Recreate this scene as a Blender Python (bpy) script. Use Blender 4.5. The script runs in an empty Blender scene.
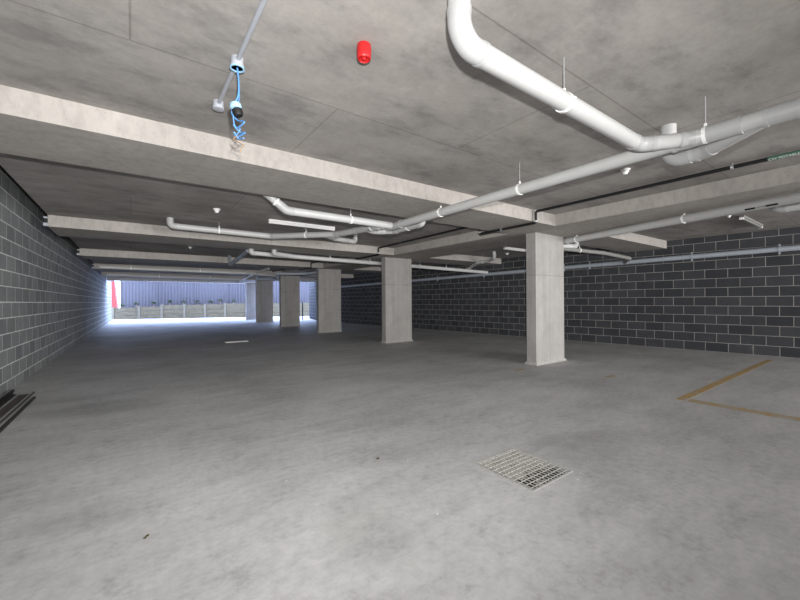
import bpy, bmesh, math, random
from mathutils import Vector, Matrix
from math import radians, sin, cos, pi
random.seed(7)
SC = bpy.context.scene
COL = SC.collection

# ------------------------------------------------------------------ camera
CAM_H = 1.15
yaw, pitch, roll = radians(36), radians(.15), radians(.35)
fw = Vector((sin(yaw)*cos(pitch), cos(yaw)*cos(pitch), sin(pitch)))
rt = Vector((cos(yaw), -sin(yaw), 0)); up = rt.cross(fw)
rt2 = cos(roll)*rt - sin(roll)*up; up2 = cos(roll)*up + sin(roll)*rt
cd = bpy.data.cameras.new('camera'); cam = bpy.data.objects.new('camera', cd); COL.objects.link(cam)
cd.sensor_width = 36; cd.lens = 36*370/800; cd.clip_start = .02; cd.clip_end = 300
m = Matrix((rt2, up2, -fw)).transposed().to_4x4(); m.translation = (0, 0, CAM_H); cam.matrix_world = m
SC.camera = cam

# ------------------------------------------------------------------ world, lights, exposure
W = bpy.data.worlds.new('sky'); SC.world = W; W.use_nodes = True
bg = W.node_tree.nodes['Background']; bg.inputs[0].default_value = (.50, .63, 1, 1); bg.inputs[1].default_value = 14
def lamp(name, kind, loc, energy, color=(1, 1, 1), size=.1, size_y=None, aim=None):
    d = bpy.data.lights.new(name, kind); d.energy = energy; d.color = color
    o = bpy.data.objects.new(name, d); COL.objects.link(o); o.location = loc
    if kind == 'AREA':
        d.shape = 'RECTANGLE'; d.size = size; d.size_y = size_y or size
    else: d.shadow_soft_size = size
    if aim: o.rotation_euler = (Vector(aim)-Vector(loc)).to_track_quat('-Z', 'Y').to_euler()
    return o
fl = lamp('camera_flash', 'SPOT', (.05, -.03, 1.36), 770, (1, .985, .965), .022, aim=(.05+sin(radians(22)), -.03+cos(radians(22)), 1.50))
fl.data.spot_size = radians(160); fl.data.spot_blend = 1
fl.data.use_nodes = True; ft = fl.data.node_tree; fe = ft.nodes['Emission']
fo = ft.nodes.new('ShaderNodeLightFalloff'); fo.inputs['Strength'].default_value = 1
mm = []
for k, out in ((.24, 'Linear'), (.0, 'Constant')):
    q = ft.nodes.new('ShaderNodeMath'); q.operation = 'MULTIPLY'; q.inputs[1].default_value = k; ft.links.new(fo.outputs[out], q.inputs[0]); mm.append(q)
q = ft.nodes.new('ShaderNodeMath'); q.operation = 'ADD'; ft.links.new(mm[0].outputs[0], q.inputs[0]); ft.links.new(mm[1].outputs[0], q.inputs[1])
ft.links.new(q.outputs[0], fe.inputs['Strength'])
lamp('rear_fill_lamp', 'AREA', (5.5, -8.6, 1.3), 1900, (1, .985, .97), 9, 2.2, (3.5, 8, 1.25))  # added fill lamp behind the camera; the back wall there has no opening
vs = SC.view_settings
vs.view_transform = 'Standard'; vs.look = 'None'; vs.gamma = 1; vs.use_curve_mapping = False; vs.exposure = 0.0

# ------------------------------------------------------------------ materials
class NT:
    def __init__(s, name):
        s.m = bpy.data.materials.new(name); s.m.use_nodes = True; s.t = s.m.node_tree
        s.b = s.t.nodes['Principled BSDF']
    def n(s, kind, **kw):
        x = s.t.nodes.new(kind)
        for k, v in kw.items():
            if k.startswith('_'): x.inputs[k[1:].replace('_', ' ')].default_value = v
            else: setattr(x, k, v)
        return x
    def l(s, a, b): s.t.links.new(a, b)
    def coord(s, scale=(1, 1, 1), kind='Object'):
        tc = s.n('ShaderNodeTexCoord'); mp = s.n('ShaderNodeMapping'); mp.inputs['Scale'].default_value = scale
        s.l(tc.outputs[kind], mp.inputs[0]); return mp.outputs[0]
    def noise(s, vec, scale, detail=4, rough=.6):
        x = s.n('ShaderNodeTexNoise'); x.inputs['Scale'].default_value = scale; x.inputs['Detail'].default_value = detail
        x.inputs['Roughness'].default_value = rough; s.l(vec, x.inputs['Vector']); return x.outputs['Fac']
    def ramp(s, fac, stops):
        x = s.n('ShaderNodeValToRGB'); e = x.color_ramp.elements
        while len(e) < len(stops): e.new(.5)
        for i, (p, c) in enumerate(stops):
            e[i].position = p; e[i].color = (*c, 1) if len(c) == 3 else c
        s.l(fac, x.inputs[0]); return x.outputs[0]
    def mix(s, fac, a, b, mode='MIX'):
        x = s.n('ShaderNodeMix', data_type='RGBA', blend_type=mode)
        for inp, v in ((0, fac), (6, a), (7, b)):
            if isinstance(v, (int, float)): x.inputs[inp].default_value = v
            elif isinstance(v, tuple): x.inputs[inp].default_value = (*v, 1)
            else: s.l(v, x.inputs[inp])
        return x.outputs[2]
    def bump(s, h, strength=.3, dist=.01):
        x = s.n('ShaderNodeBump'); x.inputs['Strength'].default_value = strength; x.inputs['Distance'].default_value = dist
        s.l(h, x.inputs['Height']); s.l(x.outputs[0], s.b.inputs['Normal'])
    def base(s, c):
        if isinstance(c, tuple): s.b.inputs['Base Color'].default_value = (*c, 1)
        else: s.l(c, s.b.inputs['Base Color'])
    def set(s, rough=.8, metal=0, spec=.3):
        s.b.inputs['Roughness'].default_value = rough; s.b.inputs['Metallic'].default_value = metal
        s.b.inputs['Specular IOR Level'].default_value = spec
def g(v, w=0): return (v*(1+w), v, v*(1-w))

def simple(name, c, rough=.5, metal=0, spec=.4, var=.06, scale=30):
    n = NT(name); n.set(rough, metal, spec)
    f = n.noise(n.coord(), scale)
    n.base(n.ramp(f, [(.3, tuple(v*(1-var) for v in c)), (.7, tuple(min(1, v*(1+var)) for v in c))]))
    return n.m

def mat_ceiling():
    n = NT('slab_concrete'); n.set(.85, 0, .15); v = n.coord()
    a = n.noise(v, .9, 8, .68); b = n.noise(n.coord((1, 1.9, 1)), 1.9, 9, .72); c = n.noise(v, 28, 3, .7)
    base = n.ramp(a, [(.35, g(.25, .055)), (.5, g(.31, .055)), (.66, g(.36, .05))])
    patch = n.ramp(b, [(.36, (.74, .74, .75)), (.49, (.97, .97, .97)), (.7, (1.10, 1.09, 1.07))])
    base = n.mix(1., base, patch, 'MULTIPLY')
    base = n.mix(.5, base, n.ramp(c, [(.3, (.86,)*3), (.62, (1.05,)*3)]), 'MULTIPLY')
    br = n.n('ShaderNodeTexBrick'); n.l(v, br.inputs['Vector'])
    br.inputs['Scale'].default_value = 1; br.inputs['Brick Width'].default_value = 2.4; br.inputs['Row Height'].default_value = 1.2
    br.inputs['Mortar Size'].default_value = .006; br.inputs['Mortar Smooth'].default_value = .2
    br.inputs['Color1'].default_value = (1, 1, 1, 1); br.inputs['Color2'].default_value = (.93, .93, .94, 1); br.inputs['Mortar'].default_value = (.72, .71, .7, 1)
    base = n.mix(1., base, br.outputs['Color'], 'MULTIPLY')
    n.base(base); n.bump(b, .15, .006); return n.m

def mat_beam():
    n = NT('beam_concrete'); n.set(.8, 0, .2); v = n.coord()
    a = n.noise(v, 1.6, 7, .65); c = n.noise(n.coord((1, 1, .5)), 14, 4, .7); p = n.noise(v, 55, 2, .5)
    base = n.ramp(a, [(.3, g(.30, .065)), (.7, g(.385, .065))])
    base = n.mix(.8, base, n.ramp(c, [(.32, (.78,)*3), (.55, (1,)*3)]), 'MULTIPLY')
    base = n.mix(.8, base, n.ramp(p, [(.27, (.5,)*3), (.33, (1,)*3)]), 'MULTIPLY')
    n.base(base); n.bump(c, .15, .004); return n.m

def mat_column():
    n = NT('column_concrete'); n.set(.8, 0, .2); v = n.coord()
    st = n.noise(n.coord((9, 9, .35)), 1.6, 5, .6); a = n.noise(v, 2.2, 6, .7); p = n.noise(v, 40, 2, .5)
    base = n.ramp(a, [(.3, g(.28, .035)), (.7, g(.36, .035))])
    base = n.mix(.8, base, n.ramp(st, [(.3, (.82,)*3), (.65, (1.04,)*3)]), 'MULTIPLY')
    base = n.mix(.7, base, n.ramp(p, [(.26, (.5,)*3), (.31, (1,)*3)]), 'MULTIPLY')
    sep = n.n('ShaderNodeSeparateXYZ'); n.l(v, sep.inputs[0])
    cmpn = n.n('ShaderNodeMath', operation='COMPARE'); n.l(sep.outputs[2], cmpn.inputs[0]); cmpn.inputs[1].default_value = 1.6; cmpn.inputs[2].default_value = .006
    base = n.mix(cmpn.outputs[0], base, n.mix(1., base, (.72, .72, .72), 'MULTIPLY'))
    n.base(base); n.bump(st, .12, .004); return n.m

def mat_floor():
    n = NT('floor_concrete'); n.set(.62, 0, .3); v = n.coord()
    a = n.noise(v, .55, 9, .66); b = n.noise(n.coord((.7, 2.2, 1)), 1.5, 8, .72); c = n.noise(v, 18, 6, .75); d = n.noise(v, 4.5, 8, .75)
    base = n.ramp(a, [(.34, g(.345, .0)), (.5, g(.42, .0)), (.68, g(.50, .0))])
    base = n.mix(1., base, n.ramp(b, [(.34, (.82, .82, .83)), (.5, (.98,)*3), (.72, (1.10,)*3)]), 'MULTIPLY')
    base = n.mix(.55, base, n.ramp(d, [(.32, (.78,)*3), (.45, (1,)*3)]), 'MULTIPLY')
    base = n.mix(.9, base, n.ramp(c, [(.3, (.82,)*3), (.6, (1.06,)*3)]), 'MULTIPLY')
    for (sx_, sy_, rx, ry, k) in ((2.95, 1.45, .75, .35, .84), (2.75, 1.75, .3, .16, .86), (.95, 1.62, .3, .5, .88), (-.2, 5.2, .9, .5, .86)):
        mp = n.n('ShaderNodeMapping'); mp.inputs['Location'].default_value = (-sx_/rx, -sy_/ry, 0); mp.inputs['Scale'].default_value = (1/rx, 1/ry, .01); n.l(v, mp.inputs[0])
        gr = n.n('ShaderNodeTexGradient', gradient_type='SPHERICAL'); n.l(mp.outputs[0], gr.inputs[0])
        mu = n.n('ShaderNodeMath', operation='MULTIPLY'); n.l(gr.outputs['Fac'], mu.inputs[0]); n.l(d, mu.inputs[1])
        base = n.mix(1., base, n.ramp(mu.outputs[0], [(.12, (1, 1, 1)), (.34, (k, k, k*.99))]), 'MULTIPLY')
    n.base(base); n.bump(c, .1, .003); return n.m

def mat_blocks(name, bw, rh, ox, oz, dark, light, mortar, ms=.0055):
    n = NT(name); n.set(.85, 0, .2)
    tc = n.n('ShaderNodeTexCoord'); sp = n.n('ShaderNodeSeparateXYZ'); n.l(tc.outputs['Object'], sp.inputs[0])
    ax = n.n('ShaderNodeMath', operation='ADD'); n.l(sp.outputs[0], ax.inputs[0]); ax.inputs[1].default_value = -ox+40*bw
    az = n.n('ShaderNodeMath', operation='ADD'); n.l(sp.outputs[2], az.inputs[0]); az.inputs[1].default_value = -oz
    cb = n.n('ShaderNodeCombineXYZ'); n.l(ax.outputs[0], cb.inputs[0]); n.l(az.outputs[0], cb.inputs[1])
    br = n.n('ShaderNodeTexBrick'); n.l(cb.outputs[0], br.inputs['Vector'])
    br.inputs['Scale'].default_value = 1; br.inputs['Brick Width'].default_value = bw; br.inputs['Row Height'].default_value = rh
    br.inputs['Mortar Size'].default_value = ms; br.inputs['Mortar Smooth'].default_value = .15; br.inputs['Bias'].default_value = 0
    br.inputs['Color1'].default_value = (*dark, 1); br.inputs['Color2'].default_value = (*light, 1)
    mo = n.noise(tc.outputs['Object'], 3, 4)
    n.l(n.ramp(mo, [(.3, tuple(x*.75 for x in mortar)), (.7, mortar)]), br.inputs['Mortar'])
    sm = n.noise(tc.outputs['Object'], 2.3, 7, .72); fine = n.noise(tc.outputs['Object'], 60, 3, .7)
    base = n.mix(.7, br.outputs['Color'], n.ramp(sm, [(.32, (.8,)*3), (.6, (1.08,)*3), (.72, (1.45,)*3)]), 'MULTIPLY')
    base = n.mix(.6, base, n.ramp(fine, [(.3, (.7,)*3), (.6, (1.12,)*3)]), 'MULTIPLY')
    n.base(base)
    inv = n.n('ShaderNodeMath', operation='SUBTRACT'); inv.inputs[0].default_value = 1; n.l(br.outputs['Fac'], inv.inputs[1])
    n.bump(inv.outputs[0], .5, .006); return n.m

def mat_paint():
    n = NT('faded_yellow_paint'); n.set(.7, 0, .2); v = n.coord()
    a = n.noise(v, 7, 7, .75)
    n.base(n.ramp(a, [(.36, (.34, .33, .31)), (.50, (.37, .26, .12)), (.66, (.44, .26, .05))])); return n.m

def mat_fence():
    n = NT('steel_fence'); n.set(.55, 0, .3); v = n.coord()
    w = n.n('ShaderNodeTexWave', wave_type='BANDS', bands_direction='X'); n.l(v, w.inputs[0]); w.inputs['Scale'].default_value = 1.6
    w.inputs['Distortion'].default_value = 0
    n.base(n.ramp(w.outputs['Fac'], [(.0, (.046, .043, .050)), (.3, (.058, .055, .063)), (1, (.064, .061, .069))])); n.bump(w.outputs['Fac'], .6, .03); return n.m

def mat_sandstone():
    n = NT('sandstone_block'); n.set(.9, 0, .1); v = n.coord()
    a = n.noise(n.coord((1, 1, 3)), 3, 8, .7); b = n.noise(v, 14, 4, .7)
    base = n.ramp(a, [(.3, (.062, .052, .033)), (.5, (.10, .085, .056)), (.7, (.13, .112, .075))])
    n.base(n.mix(.6, base, n.ramp(b, [(.3, (.8,)*3), (.6, (1.05,)*3)]), 'MULTIPLY')); n.bump(a, .5, .03); return n.m

M = {}
M['ceil'] = mat_ceiling(); M['beam'] = mat_beam(); M['col'] = mat_column(); M['floor'] = mat_floor()
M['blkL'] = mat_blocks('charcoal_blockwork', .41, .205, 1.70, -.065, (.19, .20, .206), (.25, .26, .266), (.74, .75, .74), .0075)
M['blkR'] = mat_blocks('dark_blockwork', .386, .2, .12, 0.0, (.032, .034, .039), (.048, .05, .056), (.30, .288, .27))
M['paint'] = mat_paint(); M['paint2'] = mat_paint(); M['paint2'].name = 'worn_yellow_paint'
for e_ in M['paint2'].node_tree.nodes['Color Ramp'].color_ramp.elements[1:]: e_.position += .1
M['fence'] = mat_fence(); M['stone'] = mat_sandstone()
M['pvc'] = simple('pipe_plastic', (.46, .465, .46), .38, 0, .4, .03, 6)
M['pvc2'] = simple('pipe_fitting_plastic', (.40, .405, .405), .4, 0, .4, .03, 8)
M['pvc_grey'] = simple('grey_wall_pipe_plastic', (.30, .33, .37), .45, 0, .4, .05, 5)
M['white'] = simple('white_plastic', (.84, .84, .83), .4, 0, .4, .02)
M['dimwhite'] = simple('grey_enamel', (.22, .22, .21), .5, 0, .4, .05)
M['steel'] = simple('galvanised_steel', (.55, .56, .57), .4, .7, .5, .08, 60)
M['conduit'] = simple('grey_conduit_plastic', (.36, .38, .42), .4, 0, .5, .04)
M['black'] = simple('black_plastic', (.012, .012, .013), .55, 0, .25, .1)
M['red'] = simple('red_plastic', (.50, .016, .018), .38, 0, .4, .04)
M['blue'] = simple('blue_cable_sheath', (.10, .28, .60), .45, 0, .4, .05)
M['bluew'] = simple('pale_blue_plastic', (.34, .58, .80), .35, 0, .5, .03)
M['copper'] = simple('brown_wire', (.30, .19, .11), .5, .2, .4, .1)
M['bar'] = simple('dark_steel_bar', (.028, .026, .025), .55, .3, .4, .2, 12)
M['bar2'] = simple('brown_steel_bar', (.075, .064, .058), .65, .2, .3, .2, 12)
M['gal'] = simple('grate_steel', (.44, .44, .42), .45, .3, .4, .15, 25)
M['dirt'] = simple('dusty_grit', (.40, .385, .35), .95, 0, .1, .45, 22)
M['hole_shade'] = simple('pit_hole_shade', (.022, .019, .014), .8, 0, .2, .5, 30)  # near-black colour standing in for shade in the grate pit
M['pit'] = simple('pit_concrete', (.12, .115, .11), .9, 0, .1, .3)
M['leaf'] = simple('dry_leaf', (.055, .045, .012), .7, 0, .2, .3)
M['pebble'] = simple('pale_chip', (.55, .54, .52), .8, 0, .1, .1)
M['board'] = simple('pale_board', (.62, .62, .60), .7, 0, .2, .05)
M['plant'] = simple('green_leaves', (.035, .06, .02), .7, 0, .2, .4, 14)
M['ground'] = simple('yard_concrete', (.50, .52, .55), .85, 0, .1, .12, 2)
M['post'] = simple('pale_sandstone', (.135, .12, .088), .9, 0, .1, .12, 6)
M['brick'] = simple('red_cladding', (.20, .035, .03), .8, 0, .2, .1, 9)
M['green'] = simple('green_label_film', (.07, .17, .12), .5, 0, .3, .05)
M['ink'] = simple('black_print', (.015, .015, .016), .6, 0, .2, .05)
M['text'] = simple('white_print', (.75, .78, .75), .6, 0, .2, .02)
M['grout'] = simple('base_grout', (.36, .355, .34), .9, 0, .1, .15, 20)

# ------------------------------------------------------------------ helpers
def empty(name, loc, rz=0):
    o = bpy.data.objects.new(name, None); COL.objects.link(o); o.location = loc; o.rotation_euler.z = rz; o.empty_display_size = .1
    return o
def tag(o, label=None, cat=None, group=None, kind=None):
    for k, v in (('label', label), ('category', cat), ('group', group), ('kind', kind)):
        if v: o[k] = v
    return o
def thing(name, label, cat, loc, group=None): return tag(empty(name, loc), label, cat, group)
def wloc(o):
    v = Vector((0, 0, 0))
    while o: v += o.location; o = o.parent
    return v
def obj(name, bm, mat, parent=None, origin=None, smooth=False):
    """bmesh in world coordinates -> one mesh object, local to its parent (or to origin)."""
    me = bpy.data.meshes.new(name)
    base = wloc(parent) if parent else Vector(origin or (0, 0, 0))
    bmesh.ops.translate(bm, verts=bm.verts, vec=-base)
    bmesh.ops.recalc_face_normals(bm, faces=bm.faces)
    if smooth:
        for f in bm.faces: f.smooth = True
        for e in bm.edges:
            if len(e.link_faces) == 2 and e.calc_face_angle(0) > radians(40): e.smooth = False
    bm.to_mesh(me); bm.free(); me.materials.append(mat)
    o = bpy.data.objects.new(name, me); COL.objects.link(o)
    if parent: o.parent = parent
    else: o.location = base
    return o
def struct(name, bm, mat, origin=(0, 0, 0)): return tag(obj(name, bm, mat, None, origin), kind='structure')
def box(bm, x0, x1, y0, y1, z0, z1, bevel=0):
    r = bmesh.ops.create_cube(bm, size=1)
    bmesh.ops.scale(bm, verts=r['verts'], vec=(x1-x0, y1-y0, z1-z0)); bmesh.ops.translate(bm, verts=r['verts'], vec=((x0+x1)/2, (y0+y1)/2, (z0+z1)/2))
    if bevel:
        es = list({e for v in r['verts'] for e in v.link_edges})
        bmesh.ops.bevel(bm, geom=es, offset=bevel, segments=2, affect='EDGES', profile=.5)
    return bm
def B(*a, bevel=0): return box(bmesh.new(), *a, bevel=bevel)
def frame(t):
    a = Vector((0, 0, 1)) if abs(t.z) < .9 else Vector((1, 0, 0))
    u = t.cross(a).normalized(); return u, t.cross(u).normalized()
def sweep(bm, pts, r, seg=20, cap=True):
    """round tube through pts; r a number or one per point."""
    pts = [Vector(p) for p in pts]; n = len(pts); rs = r if isinstance(r, (list, tuple)) else [r]*n
    rings = []; u = None
    for i, p in enumerate(pts):
        t = ((pts[min(i+1, n-1)]-p).normalized() + (p-pts[max(i-1, 0)]).normalized()) if 0 < i < n-1 else (pts[1]-pts[0] if i == 0 else pts[-1]-pts[-2])
        if t.length < 1e-9: t = pts[min(i+1, n-1)]-pts[max(i-1, 0)]
        t.normalize()
        if u is None: u, w = frame(t)
        else:
            u = (u - t*u.dot(t)).normalized(); w = t.cross(u)
        rings.append([bm.verts.new(p + rs[i]*(cos(2*pi*k/seg)*u + sin(2*pi*k/seg)*w)) for k in range(seg)])
    for a, b in zip(rings, rings[1:]):
        for k in range(seg): bm.faces.new((a[k], a[(k+1) % seg], b[(k+1) % seg], b[k]))
    if cap:
        bm.faces.new(rings[0]); bm.faces.new(rings[-1])
    return bm
def T(pts, r, seg=20): return sweep(bmesh.new(), pts, r, seg)
def lathe(bm, c, prof, axis=(0, 0, -1), seg=28):
    c = Vector(c); a = Vector(axis).normalized(); u, w = frame(a); rings = []
    for r, h in prof:
        if r < 1e-6: rings.append([bm.verts.new(c+a*h)])
        else: rings.append([bm.verts.new(c+a*h+r*(cos(2*pi*k/seg)*u+sin(2*pi*k/seg)*w)) for k in range(seg)])
    for A, Bq in zip(rings, rings[1:]):
        for k in range(seg):
            k2 = (k+1) % seg
            q = [A[k] if len(A) > 1 else A[0], A[k2] if len(A) > 1 else None, Bq[k2] if len(Bq) > 1 else None, Bq[k] if len(Bq) > 1 else Bq[0]]
            q = [v for v in q if v is not None]
            if len(q) > 2: bm.faces.new(q)
    for R in (rings[0], rings[-1]):
        if len(R) > 1: bm.faces.new(R)
    return bm
def L(c, prof, axis=(0, 0, -1), seg=28): return lathe(bmesh.new(), c, prof, axis, seg)

def pipe_run(name, label, cat, pts, r, group=None, bend=.11, hangers=(), sleeves=(), mat='pvc', fit='pvc2', rod_to=2.53, collars=True, loc=None):
    """a plastic pipe thing: straight lengths, moulded elbows, sleeves, clips with rods."""
    P = [Vector(p) for p in pts]; n = len(P)
    root = thing(name, label, cat, loc or P[0], group)
    tin = [None]*n; tout = [None]*n; arcs = {}
    for i in range(1, n-1):
        d0 = (P[i]-P[i-1]).normalized(); d1 = (P[i+1]-P[i]).normalized(); ang = d0.angle(d1)
        R = bend; tl = min(R*math.tan(ang/2), .45*(P[i]-P[i-1]).length, .45*(P[i+1]-P[i]).length)
        a, b = P[i]-d0*tl, P[i]+d1*tl; tin[i], tout[i] = a, b
        steps = max(3, int(math.degrees(ang)/9)); arc = []
        nrm = d0.cross(d1).normalized(); Rr = tl/math.tan(ang/2); cen = a + nrm.cross(d0).normalized()*Rr
        for k in range(steps+1): arc.append(cen + Matrix.Rotation(ang*k/steps, 3, nrm) @ (a-cen))
        arcs[i] = ([a-d0*min(.035, tl)] + arc + [b+d1*min(.035, tl)], d0, d1)
    for i in range(n-1):
        a = tout[i] or P[i]; b = tin[i+1] or P[i+1]
        obj('pipe', T([a, b], r, 24), M[mat], root, smooth=True)
    for i, (arc, d0, d1) in arcs.items():
        bm = T(arc, r*1.045, 24)
        if collars:
            sweep(bm, [arc[0]-d0*.012, arc[0]+d0*.012], r*1.085, 24); sweep(bm, [arc[-1]-d1*.012, arc[-1]+d1*.012], r*1.085, 24)
        obj('elbow', bm, M[fit], root, smooth=True)
    for a, b in sleeves:
        a, b = Vector(a), Vector(b); d = (b-a).normalized()
        bm = T([a, b], r*1.09, 24)
        sweep(bm, [a, a+d*.018], r*1.15, 24); sweep(bm, [b-d*.018, b], r*1.15, 24)
        obj('sleeve', bm, M[fit], root, smooth=True)
    for hp, d in hangers:
        hp, d = Vector(hp), Vector(d).normalized()
        bm = T([hp-d*.011, hp+d*.011], r*1.10, 24)
        s = Vector((0, 0, 1)).cross(d).normalized(); top = hp+Vector((0, 0, r*1.1))
        sweep(bm, [top-Vector((0, 0, .006)), top+Vector((0, 0, .022))], .010, 10)
        sweep(bm, [hp+s*r*1.02-Vector((0, 0, 0)), hp+s*(r*1.1+.014)], .007, 8); sweep(bm, [hp-s*r*1.02, hp-s*(r*1.1+.014)], .007, 8)
        c = obj('pipe_clip', bm, M['white'], root, smooth=True)
        if rod_to: obj('hanger_rod', T([top, (hp.x, hp.y, rod_to)], .004, 8), M['steel'], c)
    return root
def on(a, b, t): return Vector(a).lerp(Vector(b), t)

# ------------------------------------------------------------------ structure
Y0, YE, XL, SOF, SL = -9.0, 26.1, -1.05, 2.35, 2.53
# floor slab with the square drain pit left open
PX0, PX1, PY0, PY1 = 1.96, 2.40, 1.34, 1.81
bm = bmesh.new()
xs = [-1.9, PX0, PX1, 11.6]; ys = [Y0-.3, PY0, PY1, YE+.2]
for i in range(3):
    for j in range(3):
        if (i, j) != (1, 1): box(bm, xs[i], xs[i+1], ys[j], ys[j+1], -.3, 0)
bmesh.ops.remove_doubles(bm, verts=bm.verts, dist=1e-5)
struct('floor', bm, M['floor'])
bm = B(PX0, PX1, PY0, PY1, -.34, -.3)
struct('pit_base', bm, M['pit'])
struct('ground', B(-30, 45, YE+.2, 75, -.2, -.02), M['ground'])
bm = B(XL, 7.4, Y0, YE, SL, 2.80); box(bm, 7.4, 11.4, Y0, 21.9, SL, 2.80)
struct('ceiling', bm, M['ceil'])
bm = B(-1.9, XL+.2, Y0, YE, 3.3, 3.45); box(bm, XL, XL+.2, Y0, YE, 2.8, 3.3)  # unseen cap over the left wall gap, added to keep sky light out
struct('gap_light_cap', bm, M['ceil'])
beamY = [(3.36, 4.25), (7.9, 8.95), (12.3, 13.3), (16.75, 17.65), (21.0, 21.9), (25.0, 25.9)]
ends = [10.24, 9.88, 9.55, 9.24, 8.95, 7.4]
for (a, b), e in zip(beamY, ends): struct('ceiling_beam', B(XL, e, a, b, SOF, SL), M['beam'], (XL, a, SOF))
ly = [Y0] + [v for ab in beamY for v in ab]
for a, b in zip(ly[::2], ly[1::2]): struct('ceiling_beam', B(5.55, 6.75, a, b, SOF, SL), M['beam'], (5.55, a, SOF))

def wall(name, p0, p1, thick, z1, mat, side, s0=0):
    """block wall: local x runs along the face from p0 (x = s0) to p1."""
    p0, p1 = Vector((*p0, 0)), Vector((*p1, 0)); d = (p1-p0); ln = d.length; a = math.atan2(d.y, d.x)
    o = struct(name, B(s0, s0+ln, 0, thick*side, 0, z1) if side > 0 else B(s0, s0+ln, thick*side, 0, 0, z1), mat)
    dn = d.normalized(); o.location = p0 - dn*s0; o.rotation_euler.z = a; return o
# left wall face through (-1.33,5) and (-1.10,28); right wall face through (10.42,1.2) and (9.98,7.2)
ld = (Vector((-1.07, 29))-Vector((-1.33, 5))).normalized(); lp = Vector((-1.33, 5))
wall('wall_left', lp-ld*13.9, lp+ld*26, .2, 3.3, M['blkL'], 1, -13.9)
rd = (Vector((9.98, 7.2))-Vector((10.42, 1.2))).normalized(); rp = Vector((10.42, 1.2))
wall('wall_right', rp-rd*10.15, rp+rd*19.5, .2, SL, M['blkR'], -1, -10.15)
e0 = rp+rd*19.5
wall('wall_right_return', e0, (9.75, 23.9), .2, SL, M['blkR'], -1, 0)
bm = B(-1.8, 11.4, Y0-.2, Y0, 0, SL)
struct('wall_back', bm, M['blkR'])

# ------------------------------------------------------------------ columns
cdata = [(5.78, 3.87, 'nearest pale concrete column, with a white fitting low on its right edge'),
         (5.62, 8.40, 'pale concrete column second from the front, just behind the end of the white crossing pipe'),
         (5.53, 12.65, 'third concrete column from the front, in the middle of the row'),
         (5.52, 16.85, 'grey shaded concrete column fourth from the front'),
         (5.62, 21.25, 'dark shaded concrete column fifth from the front, overlapping the bluish one'),
         (5.92, 24.75, 'farthest concrete column, tinted blue by daylight at the opening')]
for x, y, lab in cdata:
    c = thing('concrete_column', lab, 'column', (x+.45, y+.1, 0), 'blade columns in a row')
    obj('shaft', B(x, x+.9, y, y+.2, 0, SOF, bevel=.006), M['col'], c)
    bm = bmesh.new(); q = []
    for k, (o_, z) in enumerate(((.035, 0), (.022, .02), (.003, .05))):
        q.append([bm.verts.new(v) for v in ((x-o_, y-o_, z), (x+.9+o_, y-o_, z), (x+.9+o_, y+.2+o_, z), (x-o_, y+.2+o_, z))])
    for A, Bq in zip(q, q[1:]):
        for k in range(4): bm.faces.new((A[k], A[(k+1) % 4], Bq[(k+1) % 4], Bq[k]))
    bm.faces.new(q[0]); bm.faces.new(q[-1])
    obj('base_grout', bm, M['grout'], c)

# ------------------------------------------------------------------ white drain pipes
G = 'white drain pipes under the slab'
main0, main1 = Vector((3.14, 4.45, 2.255)), Vector((3.20, -3.4, 2.28))
mp = lambda y: on(main0, main1, (4.45-y)/7.85)
md = (main1-main0).normalized()
pipe_run('drain_pipe', 'long white drain pipe under the slab, joined by the thick bent pipe', 'pipe',
         [main0, main1], .052, G, hangers=[(mp(y), md) for y in (.81, 2.29, 3.45, -1)],
         sleeves=[(mp(4.62), mp(4.28)), (mp(1.0), mp(.62)), (mp(.52), mp(.36))])
pz = 2.28
a = Vector((1.22, 1.15, pz))
pipe_run('drain_pipe', 'thick white drain pipe at top centre, bending up to the ceiling', 'pipe',
         [(1.165, 1.15, 2.53), (1.165, 1.15, pz), (2.98, 1.14, pz-.012), (3.14, .90, pz-.015), (3.19, .72, pz-.015)], .050, G, bend=.10,
         hangers=[((2.0, 1.15, pz-.005), (1, 0, 0))], loc=(1.165, 1.15, pz))
pipe_run('drain_pipe', 'short white pipe with blunt elbow tucked behind the long drain pipe', 'pipe',
         [(3.47, 1.12, 2.53), (3.47, 1.12, 2.24), (3.44, .88, 2.245), (3.165, .50, 2.268)], .052, G, bend=.10, loc=(3.42, 1.1, 2.265))
pipe_run('drain_pipe', 'white crossing pipe sloping down from behind the beam above the bright light batten', 'pipe',
         [(1.22, 4.50, 2.53), (1.30, 4.49, 2.45), (1.54, 4.47, 2.265), (3.08, 4.45, 2.255)], .051, G, bend=.12,
         hangers=[((2.42, 4.46, 2.259), (1, 0, 0)), ((1.42, 4.48, 2.355), (.24, -.02, -.185))], rod_to=2.53, loc=(1.54, 4.47, 2.26))
pipe_run('drain_pipe', 'white pipe with an upturned left elbow in front of the second beam', 'pipe',
         [(.52, 7.10, 2.53), (.52, 7.10, 2.405), (2.07, 6.86, 2.35), (2.82, 5.72, 2.29), (2.90, 5.2, 2.275), (2.93, 4.62, 2.25), (2.98, 4.5, 2.25)], .05, G, bend=.10,
         hangers=[(on((.52, 7.10, 2.405), (2.07, 6.86, 2.35), .46), (1, -.155, 0)), (on((2.07, 6.86, 2.35), (2.82, 5.72, 2.29), .56), (.55, -.83, 0))], loc=(.52, 7.1, 2.4))
pipe_run('drain_pipe', 'short white stub pipe with an upturned end, below the bright light batten', 'pipe',
         [(2.70, 5.95, 2.305), (3.17, 6.50, 2.36), (3.82, 6.85, 2.40), (3.82, 6.85, 2.53)], .046, G, bend=.09, sleeves=[(on((3.17, 6.5, 2.36), (3.82, 6.85, 2.4), .4), on((3.17, 6.5, 2.36), (3.82, 6.85, 2.4), .6))], loc=(2.7, 5.95, 2.305))
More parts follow.
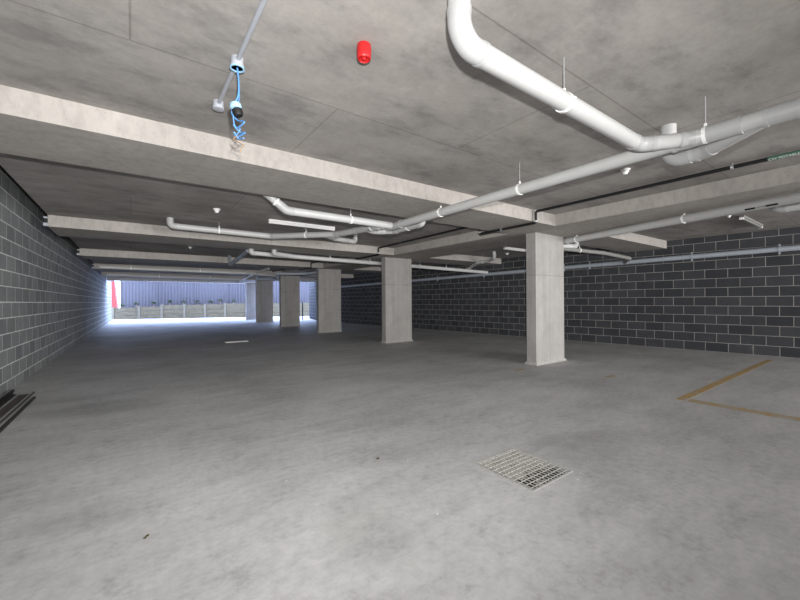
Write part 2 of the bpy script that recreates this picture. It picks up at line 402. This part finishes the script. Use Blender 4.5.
pipe_run('drain_pipe', 'short white pipe curving beside the far end of the long drain pipe', 'pipe',
         [(3.38, 4.10, 2.35), (3.38, 4.10, 2.262), (3.36, 4.78, 2.26), (3.18, 4.95, 2.26), (2.98, 4.92, 2.255), (2.9, 4.7, 2.25)], .05, G, bend=.09,
         hangers=[((3.37, 4.42, 2.261), (0, 1, 0))], loc=(3.38, 4.1, 2.26))
pipe_run('drain_pipe', 'thin looking white pipe crossing under the second beam, behind the second column', 'pipe',
         [(2.21, 8.80, 2.35), (2.21, 8.80, 2.265), (2.82, 8.85, 2.258), (7.1, 8.82, 2.20), (9.78, 8.42, 2.10)], .053, G, bend=.10,
         hangers=[((4.19, 8.85, 2.245), (1, 0, 0)), ((5.4, 8.85, 2.226), (1, 0, 0)), ((7.2, 8.85, 2.2), (1, 0, 0)), ((8.3, 8.85, 2.185), (1, 0, 0))], rod_to=2.35, loc=(2.78, 8.85, 2.262))
pipe_run('drain_pipe', 'second short white elbow dropping into the pipe under the second beam', 'pipe',
         [(2.68, 8.64, 2.35), (2.68, 8.64, 2.265), (3.02, 8.78, 2.26), (3.3, 8.86, 2.25)], .053, G, bend=.10, loc=(3.0, 8.95, 2.265))
pipe_run('drain_pipe', 'small white swan-neck pipe hanging from the ceiling in front of the far right wall', 'pipe',
         [(8.24, 6.84, 2.53), (8.30, 6.88, 2.36), (8.56, 7.25, 2.33), (8.60, 7.80, 2.31), (8.93, 8.42, 2.21), (8.97, 8.66, 2.15)], .045, G, bend=.07,
         hangers=[((8.585, 7.55, 2.318), (.08, 1, 0))], loc=(8.3, 6.88, 2.3))
r9a, r9b = Vector((6.79, 4.02, 2.275)), Vector((5.68, -.66, 2.275))
p9 = lambda y: on(r9a, r9b, (4.02-y)/4.68); d9 = (r9b-r9a).normalized()
t9 = pipe_run('drain_pipe', 'long white pipe from the first column to the right, with black printed mark', 'pipe',
         [r9a, r9b], .056, G, hangers=[(p9(3.62), d9), (p9(1.85), d9)], sleeves=[(r9a, p9(3.8))])
pipe_run('drain_pipe', 'short white pipe turning behind the first column at its upper right', 'pipe',
         [(6.75, 4.16, 2.235), (7.33, 3.98, 2.235), (7.33, 3.98, 2.35)], .05, G, bend=.09, loc=(6.75, 4.16, 2.235))
pipe_run('drain_pipe', 'short white pipe with a rounded elbow, under the printed pipe at the right edge', 'pipe',
         [(6.92, 1.06, 2.53), (6.92, 1.06, 2.335), (6.90, -.3, 2.33)], .055, G, bend=.10, loc=(6.92, 1.06, 2.335))
# wall pipe
wn = Vector((-rd.y, rd.x, 0)); wd = Vector((rd.x, rd.y, 0))
wp = lambda s, z: Vector((rp.x, rp.y, z))+wd*s+wn*.085
s_list = [.3, 1.68, 3.9, 4.6, 7.4, 9.6, 12]
zz = lambda s: 2.125 - .0115*s
wpipe = pipe_run('wall_pipe', 'long bluish-grey pipe clipped along the dark block wall on the right', 'pipe',
         [wp(-4, zz(-4)), wp(19.3, zz(19.3))], .053, None, mat='pvc_grey', fit='pvc_grey', sleeves=[(wp(3.1, zz(3.1)), wp(3.55, zz(3.55)))])
for s in s_list:
    p = wp(s, zz(s)); bm = T([p-wd*.02, p+wd*.02], .06, 20)
    box(bm, -.012, .012, -.012, .012, -.10, -.05); box(bm, -.012, .012, -.012, .012, .05, .10)
    bm.verts.ensure_lookup_table(); bmesh.ops.translate(bm, verts=bm.verts[-16:], vec=p)
    c = obj('wall_clip', bm, M['pvc_grey'], wpipe, smooth=True)
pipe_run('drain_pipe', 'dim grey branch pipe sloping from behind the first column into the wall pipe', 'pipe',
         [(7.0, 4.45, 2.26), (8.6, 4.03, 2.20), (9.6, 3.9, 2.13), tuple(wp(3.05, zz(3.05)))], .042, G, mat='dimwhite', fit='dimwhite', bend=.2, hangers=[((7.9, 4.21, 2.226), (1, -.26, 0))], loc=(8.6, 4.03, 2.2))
# distant services
FG = 'distant pipes near the opening'
pipe_run('service_pipe', 'pale pipe running across under the slab beyond the third beam', 'pipe', [(-.8, 14.9, 2.27), (3.6, 14.9, 2.25), (4.9, 15.6, 2.24)], .05, FG, bend=.2,
         hangers=[((x, 14.9, 2.265), (1, 0, 0)) for x in (.0, 2.0)])
pipe_run('service_pipe', 'thin pale pipe crossing under the slab just before the opening', 'pipe', [(-.8, 19.3, 2.3), (4.6, 19.3, 2.26)], .045, FG,
         hangers=[((x, 19.3, 2.285), (1, 0, 0)) for x in (1.0, 3.0)])
pipe_run('service_pipe', 'bright slanting pipe near the opening, left of the dark columns', 'pipe', [(4.2, 14.2, 2.42), (4.0, 15.0, 2.3), (4.3, 18.2, 2.25), (4.4, 19.1, 2.26)], .045, FG, bend=.15)
pipe_run('service_pipe', 'shaded grey pipe stub slanting below the second beam', 'pipe', [(2.24, 9.15, 2.36), (2.34, 11.6, 2.24), (2.36, 11.9, 2.53)], .05, FG, mat='pvc_grey', fit='pvc_grey', bend=.1)
pipe_run('service_pipe', 'grey pipe crossing in front of the fourth column head', 'pipe', [(4.6, 14.6, 2.25), (5.6, 14.2, 2.26), (6.0, 13.9, 2.31)], .05, FG, mat='pvc_grey', fit='pvc_grey', bend=.12)
pipe_run('service_pipe', 'grey pipe hanging near the heads of the fourth and fifth columns', 'pipe', [(4.9, 18.6, 2.53), (4.9, 18.6, 2.26), (6.9, 18.5, 2.25), (8.6, 18.5, 2.24)], .05, FG, mat='pvc_grey', fit='pvc_grey', bend=.12)

# ------------------------------------------------------------------ black pressure pipe stepping over the beams
BX = 4.95
bpts = [(BX, -3.2, 2.49), (BX, 3.31, 2.49), (BX, 3.31, 2.32), (BX, 4.42, 2.32), (BX, 4.42, 2.49), (5.05, 7.86, 2.49), (5.05, 7.86, 2.32), (5.05, 9.02, 2.32), (5.05, 9.02, 2.49), (5.08, 12.26, 2.49), (5.08, 12.26, 2.32), (5.08, 13.36, 2.32), (5.08, 13.36, 2.49), (5.08, 16.6, 2.49)]
bp = pipe_run('water_pipe', 'thin black water pipe stepping down under the beams, with a green label', 'pipe', bpts, .019, None, bend=.03, mat='black', fit='black', collars=False, loc=(BX, 3.31, 2.32))
for p in [(BX, 3.31, 2.50), (BX, 3.31, 2.34), (BX, 3.95, 2.32), (BX, 4.42, 2.34), (BX, 1.05, 2.49), (BX, -.4, 2.49), (5.05, 7.86, 2.36), (5.03, 6.9, 2.49)]:
    d = Vector((0, 1, 0)) if p[1] not in (3.31, 4.42, 7.86) else Vector((0, 0, 1))
    bm = T([Vector(p)-d*.012, Vector(p)+d*.012], .025, 14)
    if d.y: sweep(bm, [Vector(p), (p[0], p[1], 2.53 if p[2] > 2.4 else 2.35)], .006, 8)
    obj('pipe_clip', bm, M['steel'], bp)
obj('green_label', T([(BX, .79, 2.49), (BX, .20, 2.49)], .0205, 18), M['green'], bp, smooth=True)
obj('pale_label', T([(5.025, 6.75, 2.49), (5.02, 6.25, 2.49)], .0205, 18), M['dimwhite'], bp, smooth=True)
def text_mesh(name, s, size, mat, parent, org, xdir, ydir, ext=.0006):
    cu = bpy.data.curves.new(name, 'FONT'); cu.body = s; cu.size = size; cu.extrude = ext; cu.align_y = 'CENTER'
    t = bpy.data.objects.new(name, cu); COL.objects.link(t)
    bpy.context.view_layer.update()
    me = bpy.data.meshes.new_from_object(t.evaluated_get(bpy.context.evaluated_depsgraph_get()))
    bpy.data.objects.remove(t); x = Vector(xdir).normalized(); y = Vector(ydir); y = (y-x*y.dot(x)).normalized(); z = x.cross(y)
    R = Matrix((x, y, z)).transposed().to_4x4(); R.translation = Vector(org)-wloc(parent); me.transform(R)
    me.materials.clear(); me.materials.append(mat)
    o = bpy.data.objects.new(name, me); COL.objects.link(o); o.parent = parent; return o
text_mesh('label_text', 'CW POTABLE', .034, M['text'], bp, Vector((BX, .785, 2.49))+Vector((-.7, 0, -.71))*.0212, (0, -1, 0), (-.71, 0, .7))
# printed mark on the right white pipe
fN = Vector((-.75, 0, -.66)); fN = (fN-d9*fN.dot(d9)).normalized(); fU = fN.cross(d9)*1
if fU.z < 0: fU = -fU
def strip(y0, y1, w, off):
    bm = bmesh.new(); vs_ = []
    for y in (y0, y1):
        for k in range(5):
            aa = (k-2)/2*w/.056; vs_.append(bm.verts.new(p9(y)+(fN*cos(aa)+fU*sin(aa))*(.056+off)))
    for k in range(4): bm.faces.new((vs_[k], vs_[k+1], vs_[k+6], vs_[k+5]))
    return bm
obj('black_stripe', strip(1.167, 1.069, .012, .0012), M['ink'], t9); obj('black_stripe', strip(0.975, 0.868, .012, .0012), M['ink'], t9)
text_mesh('printed_text', 'DWV PIPE', .019, M['ink'], t9, p9(1.06)+fN*.0572, d9, fU)

# ------------------------------------------------------------------ ceiling fittings
def batten(x0, x1, y, label, body='white', tube='white', z=SL):
    t = thing('light_batten', label, 'light', ((x0+x1)/2, y, z), 'batten lights')
    obj('body', B(x0, x1, y-.035, y+.035, z-.035, z, bevel=.004), M[body], t)
    for k in range(2): obj('end_cap', B((x0, x1-.03)[k], (x0+.03, x1)[k], y-.03, y+.03, z-.07, z-.035, bevel=.004), M['white'], t)
    obj('diffuser', B(x0+.03, x1-.03, y-.026, y+.026, z-.068, z-.035, bevel=.010), M[tube], t)
batten(1.86, 3.06, 6.28, 'bright white batten light on the ceiling above the white pipes, left of centre')
batten(7.78, 8.98, 6.12, 'white batten light partly hidden behind the first column')
batten(6.95, 8.15, 9.95, 'white batten light on the ceiling beside the head of the second column')
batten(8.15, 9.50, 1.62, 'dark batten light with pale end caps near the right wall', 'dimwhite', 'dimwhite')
def detector(x, y, label, z=SL, s=1):
    t = thing('smoke_detector', label, 'detector', (x, y, z), 'ceiling detectors')
    obj('base', L((x, y, z), [(.052*s, 0), (.052*s, .012*s), (.045*s, .016*s)]), M['white'], t, smooth=True)
    obj('sensor_head', L((x, y, z-.016*s), [(.036*s, 0), (.038*s, .014*s), (.024*s, .03*s), (.022*s, .042*s), (0, .044*s)]), M['white'], t, smooth=True)
detector(1.03, 6.02, 'small white ceiling detector on the left, above the upturned pipe elbow')
detector(4.24, 1.76, 'small white ceiling detector right of centre, below the long drain pipe', s=.9)
detector(1.18, 10.4, 'tiny white ceiling detector between the second and third beams')
detector(8.02, 1.75, 'small pale ceiling detector beside the dark batten light', s=.6)
detector(8.9, 6.9, 'small white ceiling detector beside the swan-neck pipe', s=.9)

sx, sy = 1.02, 1.72
t = thing('fire_siren', 'bright red cylindrical siren fixed to the ceiling', 'siren', (sx, sy, SL))
obj('base', L((sx, sy, SL), [(.036, 0), (.038, .006), (.038, .02)]), M['red'], t, smooth=True)
obj('body', L((sx, sy, SL-.02), [(.0385, 0), (.040, .004), (.0375, .046), (.035, .055), (.031, .058), (.028, .05), (.026, .033), (0, .031)]), M['red'], t, smooth=True)
obj('horn_tip', L((sx, sy, SL-.047), [(.012, 0), (.014, .022), (.010, .033), (0, .036)]), M['red'], t, smooth=True)

cx = .49
t = thing('electrical_conduit', 'grey conduit with two round boxes on the ceiling at upper left', 'conduit', (cx, 2.23, SL))
obj('tube', T([(cx, -3.0, 2.512), (cx, 2.20, 2.512)], .0125, 14), M['conduit'], t, smooth=True)
obj('tube', T([(cx, 2.26, 2.512), (cx, 2.76, 2.512)], .0125, 14), M['conduit'], t, smooth=True)
for y in (2.23, 2.79):
    b = obj('junction_box', L((cx, y, SL), [(.034, 0), (.034, .04), (.037, .04), (.037, .052), (.03, .054), (0, .054)]), M['conduit'], t, smooth=True)
    if y < 2.5: obj('box_rim', L((cx, y, SL-.054), [(.039, 0), (.039, .006), (.031, .006), (.031, 0)]), M['bluew'], b, smooth=True)
# hanging cable
t = thing('pendant_cable', 'blue cable with a black lampholder dangling in coils from the ceiling conduit', 'cable', (cx, 2.23, 2.476))
def smooth_pts(ctrl, n=8):
    P = [Vector(p) for p in ctrl]; out = []
    for i in range(len(P)-1):
        p0, p1, p2, p3 = P[max(i-1, 0)], P[i], P[i+1], P[min(i+2, len(P)-1)]
        for k in range(n):
            u = k/n; out.append(.5*((2*p1)+(p2-p0)*u+(2*p0-5*p1+4*p2-p3)*u*u+(3*p1-p0-3*p2+p3)*u**3))
    return out+[P[-1]]
X, Yc = cx, 2.23
def cpt(px, py, dy=0):    # small offsets in metres about the hanging line
    return (X+.81*px, Yc-.59*px+dy, 2.476-py)
obj('cable', T(smooth_pts([cpt(0, 0), cpt(.008, .08), cpt(.006, .15), cpt(-.012, .20), cpt(-.018, .225)]), .0042, 8), M['blue'], t, smooth=True)
obj('cable', T(smooth_pts([cpt(.006, 0, .01), cpt(.013, .09, .01), cpt(.012, .17, .01), cpt(.002, .215)]), .003, 8), M['blue'], t, smooth=True)
obj('plug', L(cpt(-.012, .205), [(.014, 0), (.030, .006), (.031, .022), (.022, .03)], (.1, -.3, -1)), M['bluew'], t, smooth=True)
obj('lampholder', L(cpt(-.004, .232), [(.020, 0), (.028, .006), (.028, .03), (.022, .042)], (.25, -.1, -1)), M['black'], t, smooth=True)
coil = [cpt(-.024, .225), cpt(-.028, .255, .01)]
for k, (px, py) in enumerate([(.005, .29), (.035, .315), (.0, .335), (-.025, .33), (.02, .36), (.038, .375), (.0, .385), (-.022, .372), (.01, .395), (.03, .405)]):
    coil.append(cpt(px, py, .018*(-1)**k))
obj('cable', T(smooth_pts(coil), .0042, 8), M['blue'], t, smooth=True)
obj('cable', T(smooth_pts([cpt(-.016, .24), cpt(-.026, .275, -.01), cpt(-.012, .325, .01), cpt(.012, .35, -.01), cpt(-.004, .38)]), .0032, 8), M['blue'], t, smooth=True)
obj('bare_wire', T(smooth_pts([cpt(.0, .385), cpt(-.022, .405), cpt(.012, .425), cpt(.034, .44), cpt(.02, .46), cpt(.012, .485)]), .0026, 8), M['copper'], t, smooth=True)

# tendon anchors at the left beam ends
for i, ((a, b), lab) in enumerate(zip(beamY[1:4], ('black anchor pocket with pale cap on the left end of the second beam', 'black anchor pocket at the left end of the third beam', 'tiny anchor pocket at the left end of the fourth beam'))):
    t = thing('anchor_pocket', lab, 'anchor', (XL, a+.08, 2.44), 'anchor pockets at beam ends')
    obj('pocket', B(XL-.05, XL, a+.04, a+.12, 2.41, 2.48), M['black'], t)
    bm = B(XL-.06, XL, a+.03, a+.13, 2.36, 2.41, bevel=.006); box(bm, XL-.055, XL, a+.04, a+.12, 2.48, 2.51, bevel=.004)
    obj('cap', bm, M['conduit'], t)

# white fitting low on the first column
t = thing('pipe_outlet', 'small white round outlet with black base low on the right edge of the first column', 'outlet', (6.68, 3.97, .31))
obj('outlet_cap', L((6.735, 3.99, .31), [(.0, -.01), (.05, -.008), (.062, .0), (.064, .05), (.05, .06)], (-.25, .95, 0)), M['white'], t, smooth=True)
obj('bracket', B(6.68, 6.74, 3.98, 4.05, .27, .33), M['white'], t)
obj('black_base', L((6.73, 3.99, .262), [(.03, 0), (.045, .02), (.03, .055)], (0, 0, -1)), M['black'], t, smooth=True)

# ------------------------------------------------------------------ floor things
t = thing('drain_grate', 'square steel mesh drain grate set in the floor, half filled with grit', 'drain', (2.18, 1.575, 0))
bm = bmesh.new(); e = .006
box(bm, PX0-.006, PX0+e, PY0-.006, PY1+.006, -.02, .002); box(bm, PX1-e, PX1+.006, PY0-.006, PY1+.006, -.02, .002)
box(bm, PX0+e, PX1-e, PY0-.006, PY0+e, -.02, .002); box(bm, PX0+e, PX1-e, PY1-e, PY1+.006, -.02, .002)
obj('frame', bm, M['gal'], t)
for k in range(13):
    x = PX0+e+(PX1-PX0-2*e)*(k+.5)/13
    obj('bearing_bar', B(x-.0016, x+.0016, PY0+e, PY1-e, -.0035, .002), M['gal'], t)
for k in range(11):
    y = PY0+e+(PY1-PY0-2*e)*(k+.5)/11
    obj('cross_rod', T([(PX0+e, y, -.001), (PX1-e, y, -.001)], .0026, 8), M['gal'], t)
bm = bmesh.new(); N = 26; gv = []
for i in range(N+1):
    row = []
    for j in range(N+1):
        u, v = i/N, j/N
        dd = math.exp(-(((u-.72)/.24)**2+((v-.22)/.2)**2)); d2 = math.exp(-(((u-.3)/.14)**2+((v-.2)/.14)**2))
        z = -.010-.17*dd-.05*d2-.004*random.random()
        row.append(bm.verts.new((PX0+.002+(PX1-PX0-.004)*u, PY0+.002+(PY1-PY0-.004)*v, z)))
    gv.append(row)
for i in range(N):
    for j in range(N): bm.faces.new((gv[i][j], gv[i+1][j], gv[i+1][j+1], gv[i][j+1]))
r = bmesh.ops.extrude_face_region(bm, geom=bm.faces[:])
for v in [q for q in r['geom'] if isinstance(q, bmesh.types.BMVert)]: v.co.z = -.295
tag(obj('grit', bm, M['dirt'], None, (2.18, 1.575, -.29)), 'grey gritty debris lying in the pit below the floor grate', 'debris', kind='stuff')

bm = bmesh.new()  # dark lumps added to paint the shaded hole below the grate
for k in range(70):
    u, v = (random.gauss(.66, .13), random.gauss(.17, .08)) if k % 3 else (random.gauss(.24, .06), random.gauss(.22, .06))
    u = min(.94, max(.06, u)); v = min(.94, max(.06, v)); q = bmesh.ops.create_icosphere(bm, subdivisions=1, radius=random.uniform(.008, .016))
    for w_ in q['verts']: w_.co = Vector((w_.co.x*1.3, w_.co.y, w_.co.z*.6))*random.uniform(.8, 1.2)+Vector((PX0+(PX1-PX0)*u, PY0+(PY1-PY0)*v, -.017))
tag(obj('hole_shade_lumps', bm, M['hole_shade'], None, (2.2, 1.45, -.05)), 'dark lumps added as the shaded hole under the near corner of the floor grate', 'hole_shade', kind='stuff')

def mark(x0, x1, y0, y1, lab, mt='paint2'):
    bm = B(x0, x1, y0, y1, 0, .0015); o = tag(obj('line_marking', bm, M[mt], None, ((x0+x1)/2, (y0+y1)/2, 0)), lab, 'marking', 'faded yellow bay lines')
    return o
ml = mark(5.07, 9.7, 1.50, 1.59, 'faded yellow bay line running across the floor to the dark right wall', 'paint'); 
mark(5.05, 5.21, -2.5, 1.48, 'faded yellow line along the bay edge, towards the right corner of the photo')
mark(5.05, 5.28, 3.74, 3.82, 'short worn yellow dash just left of the first column base')
mark(5.72, 5.92, 2.60, 2.68, 'short worn yellow dash right of the first column, on open floor')
mark(6.4, 6.7, 5.4, 5.47, 'short worn yellow dash beyond the first column, to its left')

# steel bars by the left wall
def bar(x, z, y0, y1, w, h, mat, lab, prof='flat', tilt=0):
    bm = bmesh.new()
    if prof == 'flat': box(bm, x, x+w, y0, y1, z, z+h, bevel=.003)
    elif prof == 'angle':
        box(bm, x, x+w, y0, y1, z, z+.006); box(bm, x, x+.006, y0, y1, z+.006, z+h)
    else:
        sweep(bm, [(x+w/2, y0, z+h/2), (x+w/2, y1, z+h/2)], w/2, 14)
    o = tag(obj('steel_bar', bm, M[mat], None, (x+w/2, y1, z)), lab, 'bar', 'steel bars on the floor by the left wall'); o.rotation_euler.z = tilt
for a in [(-1.26, 0, 3.2, 6.86, .028, .03, 'bar', 'black square bar lying closest to the left block wall', 'flat', -.005),
          (-1.207, 0, 3.0, 6.62, .035, .03, 'bar', 'dark angle bar lying second from the left block wall', 'angle', .0),
          (-1.135, 0, 3.1, 6.52, .085, .010, 'bar2', 'wide brownish flat bar in the middle of the bars by the left wall', 'flat', -.01),
          (-1.12, .0102, 3.3, 6.40, .03, .010, 'bar2', 'narrow flat bar lying on top of the wide brownish bar', 'flat', -.012),
          (-1.02, 0, 3.0, 6.60, .018, .018, 'bar2', 'long round bar whose tip reaches farthest out from the wall', 'round', -.006),
          (-.965, 0, 3.2, 6.22, .028, .022, 'bar', 'black bar lying farthest out from the left wall', 'flat', -.004)]: bar(*a)

tag(obj('pale_board', B(2.15, 2.75, 11.3, 11.55, 0, .02, bevel=.003), M['board'], None, (2.45, 11.42, 0)), 'pale flat board lying on the floor ahead, left of the third column', 'board')
def leaf(x, y, s, rot, lab):
    bm = bmesh.new(); n = 10; c0 = [bm.verts.new((x, y, .004))]
    ring = []
    for k in range(n):
        a = 2*pi*k/n; rr = s*(.55+.45*abs(cos(a)))*(1+.25*random.uniform(-1, 1))
        ring.append(bm.verts.new((x+rr*cos(a+rot), y+rr*.6*sin(a+rot), .004+s*.35*random.random())))
    for k in range(n): bm.faces.new((c0[0], ring[k], ring[(k+1) % n]))
    rr = bmesh.ops.extrude_face_region(bm, geom=bm.faces[:])
    for v in [q for q in rr['geom'] if isinstance(q, bmesh.types.BMVert)]: v.co.z -= .003
    tag(obj('dry_leaf', bm, M['leaf'], None, (x, y, 0)), lab, 'leaf', 'dry leaves on the floor')
leaf(1.45, 2.28, .015, .4, 'small dark leaf on the floor left of the drain grate')
leaf(.06, 2.21, .011, 1.2, 'small dark leaf on the floor near the bottom left of the photo')
leaf(.05, 2.195, .008, 2.6, 'tiny curled leaf fragment touching the leaf near the bottom left')
chips = [(1.60, 2.12, 'tiny white chip just below the leaf left of the drain grate'), (1.33, 1.50, 'tiny white chip nearest the bottom edge of the photo, left of the grate'),
         (2.30, 1.25, 'tiny white chip just in front of the drain grate'), (.80, 2.35, 'tiny white chip on the open floor between the two leaves'), (2.62, 1.35, 'tiny white chip to the right of the drain grate')]
for x, y, lab in chips:
    bm = bmesh.new(); bmesh.ops.create_icosphere(bm, subdivisions=1, radius=.005)
    for v in bm.verts: v.co = Vector((v.co.x*(1+.4*random.random()), v.co.y, v.co.z*.6)) + Vector((x, y, .004))
    tag(obj('stone_chip', bm, M['pebble'], None, (x, y, 0)), lab, 'chip', 'pale chips on the floor')

# ------------------------------------------------------------------ outside
rw0, rw1 = Vector((-1.02, 32.47, 0)), Vector((6.96, 29.83, 0)); wdir = (rw1-rw0).normalized(); wnor = Vector((-wdir.y, wdir.x, 0))
t = thing('retaining_wall', 'stepped sandstone block retaining wall outside the opening', 'wall', rw0-Vector((0, 0, .02)))
def obox(bm, s0, s1, d0, d1, z0, z1):
    vs_ = [bm.verts.new(rw0+wdir*s+wnor*d+Vector((0, 0, z))) for z in (z0, z1) for s, d in ((s0, d0), (s1, d0), (s1, d1), (s0, d1))]
    for f in ((3, 2, 1, 0), (4, 5, 6, 7), (0, 1, 5, 4), (1, 2, 6, 5), (2, 3, 7, 6), (3, 0, 4, 7)): bm.faces.new([vs_[k] for k in f])
    return bm
segs = [(0, 1.55, .80), (1.55, 2.95, .86), (2.95, 4.4, .98), (4.4, 5.75, .98), (5.75, 7.1, 1.0), (7.1, 8.6, 1.06), (8.6, 10.2, 1.06), (10.2, 12, 1.06), (12, 14, 1.06)]
for s0, s1, h in segs:
    n = 3
    for k in range(n):
        z0, z1 = -.02+(h+.02)*k/n, -.02+(h+.02)*(k+1)/n-.012
        obj('stone_course', obox(bmesh.new(), s0+.06, s1-.06, .02, .4, z0, z1), M['stone'], t)
    obj('post', obox(bmesh.new(), s0-.09, s0+.055, -.04, .3, -.02, h+.03), M['post'], t)
# fence
f0 = rw0+wnor*1.0
t = thing('steel_fence', 'tall blue-grey corrugated steel fence above the sandstone wall', 'fence', f0)
def fpanel(s0, s1, z0, z1):
    bm = bmesh.new(); n = max(2, int((s1-s0)/.05)); cols = []
    for k in range(n+1):
        s = s0+(s1-s0)*k/n; d = .018*(1 if (k // 2) % 2 else -1)
        cols.append([bm.verts.new(f0+wdir*s+wnor*(d+dd)+Vector((0, 0, z))) for dd, z in ((0, z0), (0, z1), (.02, z1), (.02, z0))])
    for A, Bq in zip(cols, cols[1:]):
        for k in range(4): bm.faces.new((A[k], A[(k+1) % 4], Bq[(k+1) % 4], Bq[k]))
    bm.faces.new(cols[0]); bm.faces.new(cols[-1]); return bm
def f_at(o): return o
ss = .12
while ss < 14:
    obj('panel', fpanel(ss+.04, ss+2.36, .55, 3.4), M['fence'], t)
    bm = bmesh.new(); vs_ = obox(bm, ss-.04, ss+.04, .95, 1.07, .5, 3.45)
    obj('post', bm, M['fence'], t); ss += 2.4
# soil behind the wall
struct('soil_bank', obox(bmesh.new(), -2, 14, .42, 3, -.02, .74), M['dirt'])
spots = [(.35, 'left end of the sandstone wall'), (1.2, 'first low wall step'), (2.3, 'top of the lower wall step'), (3.3, 'raised step, leftmost on it'), (4.2, 'raised step, second on it'), (5.1, 'raised step, third on it'), (6.0, 'raised step, fourth on it'), (6.7, 'raised step, fifth on it, tall'), (7.6, 'highest step before the columns')]
for i, (s, lab) in enumerate(spots):
    p = rw0+wdir*s+wnor*.55; h = (.86, .98, 1.05, 1.12, 1.1, 1.12, 1.1, 1.22, 1.15)[i]+.10
    t = thing('shrub', 'small dark green shrub above the '+lab, 'shrub', p+Vector((0, 0, .74)), 'shrubs above the sandstone wall')
    bm = bmesh.new()
    for k in range(110):
        a, el = random.uniform(0, 2*pi), random.uniform(.1, 1.5); rr = random.uniform(.05, .24)
        c = p+Vector((cos(a)*cos(el)*rr, sin(a)*cos(el)*rr, h-.10+sin(el)*rr*.8)); d = Vector((cos(a), sin(a), random.uniform(-.2, .9))).normalized(); u, w = frame(d); ln, wd_ = .10, .032
        q = [bm.verts.new(c+d*x+u*y) for x, y in ((0, 0), (ln*.5, wd_), (ln, 0), (ln*.5, -wd_))]; bm.faces.new(q)
    obj('foliage', bm, M['plant'], t)
    obj('stem', T([p+Vector((0, 0, .74)), p+Vector((0, 0, h))], .012, 8), M['copper'], t)
# red-clad building corner far beyond the left end of the fence
t = thing('red_building', 'sliver of a red clad building with sloping edge beyond the fence at far left', 'building', (-4.4, 48, -.02))
bm = bmesh.new(); prof = [(-9, -.02), (-1.12, -.02), (-1.42, 3.4), (-9, 6)]
q0 = [bm.verts.new((x, 48, z)) for x, z in prof]; q1 = [bm.verts.new((x, 54, z)) for x, z in prof]
bm.faces.new(q0); bm.faces.new(q1)
for k in range(4): bm.faces.new((q0[k], q0[(k+1) % 4], q1[(k+1) % 4], q1[k]))
obj('wall_cladding', bm, M['brick'], t)
# dark post near the right wall end
t = thing('steel_post', 'thin dark post standing near the lit end of the right wall', 'post', (8.9, 22.9, 0))
obj('shaft', B(8.87, 8.93, 22.87, 22.93, 0, 1.1, bevel=.005), M['bar'], t); obj('foot_plate', B(8.8, 9.0, 22.8, 23.0, 0, .012), M['bar'], t)
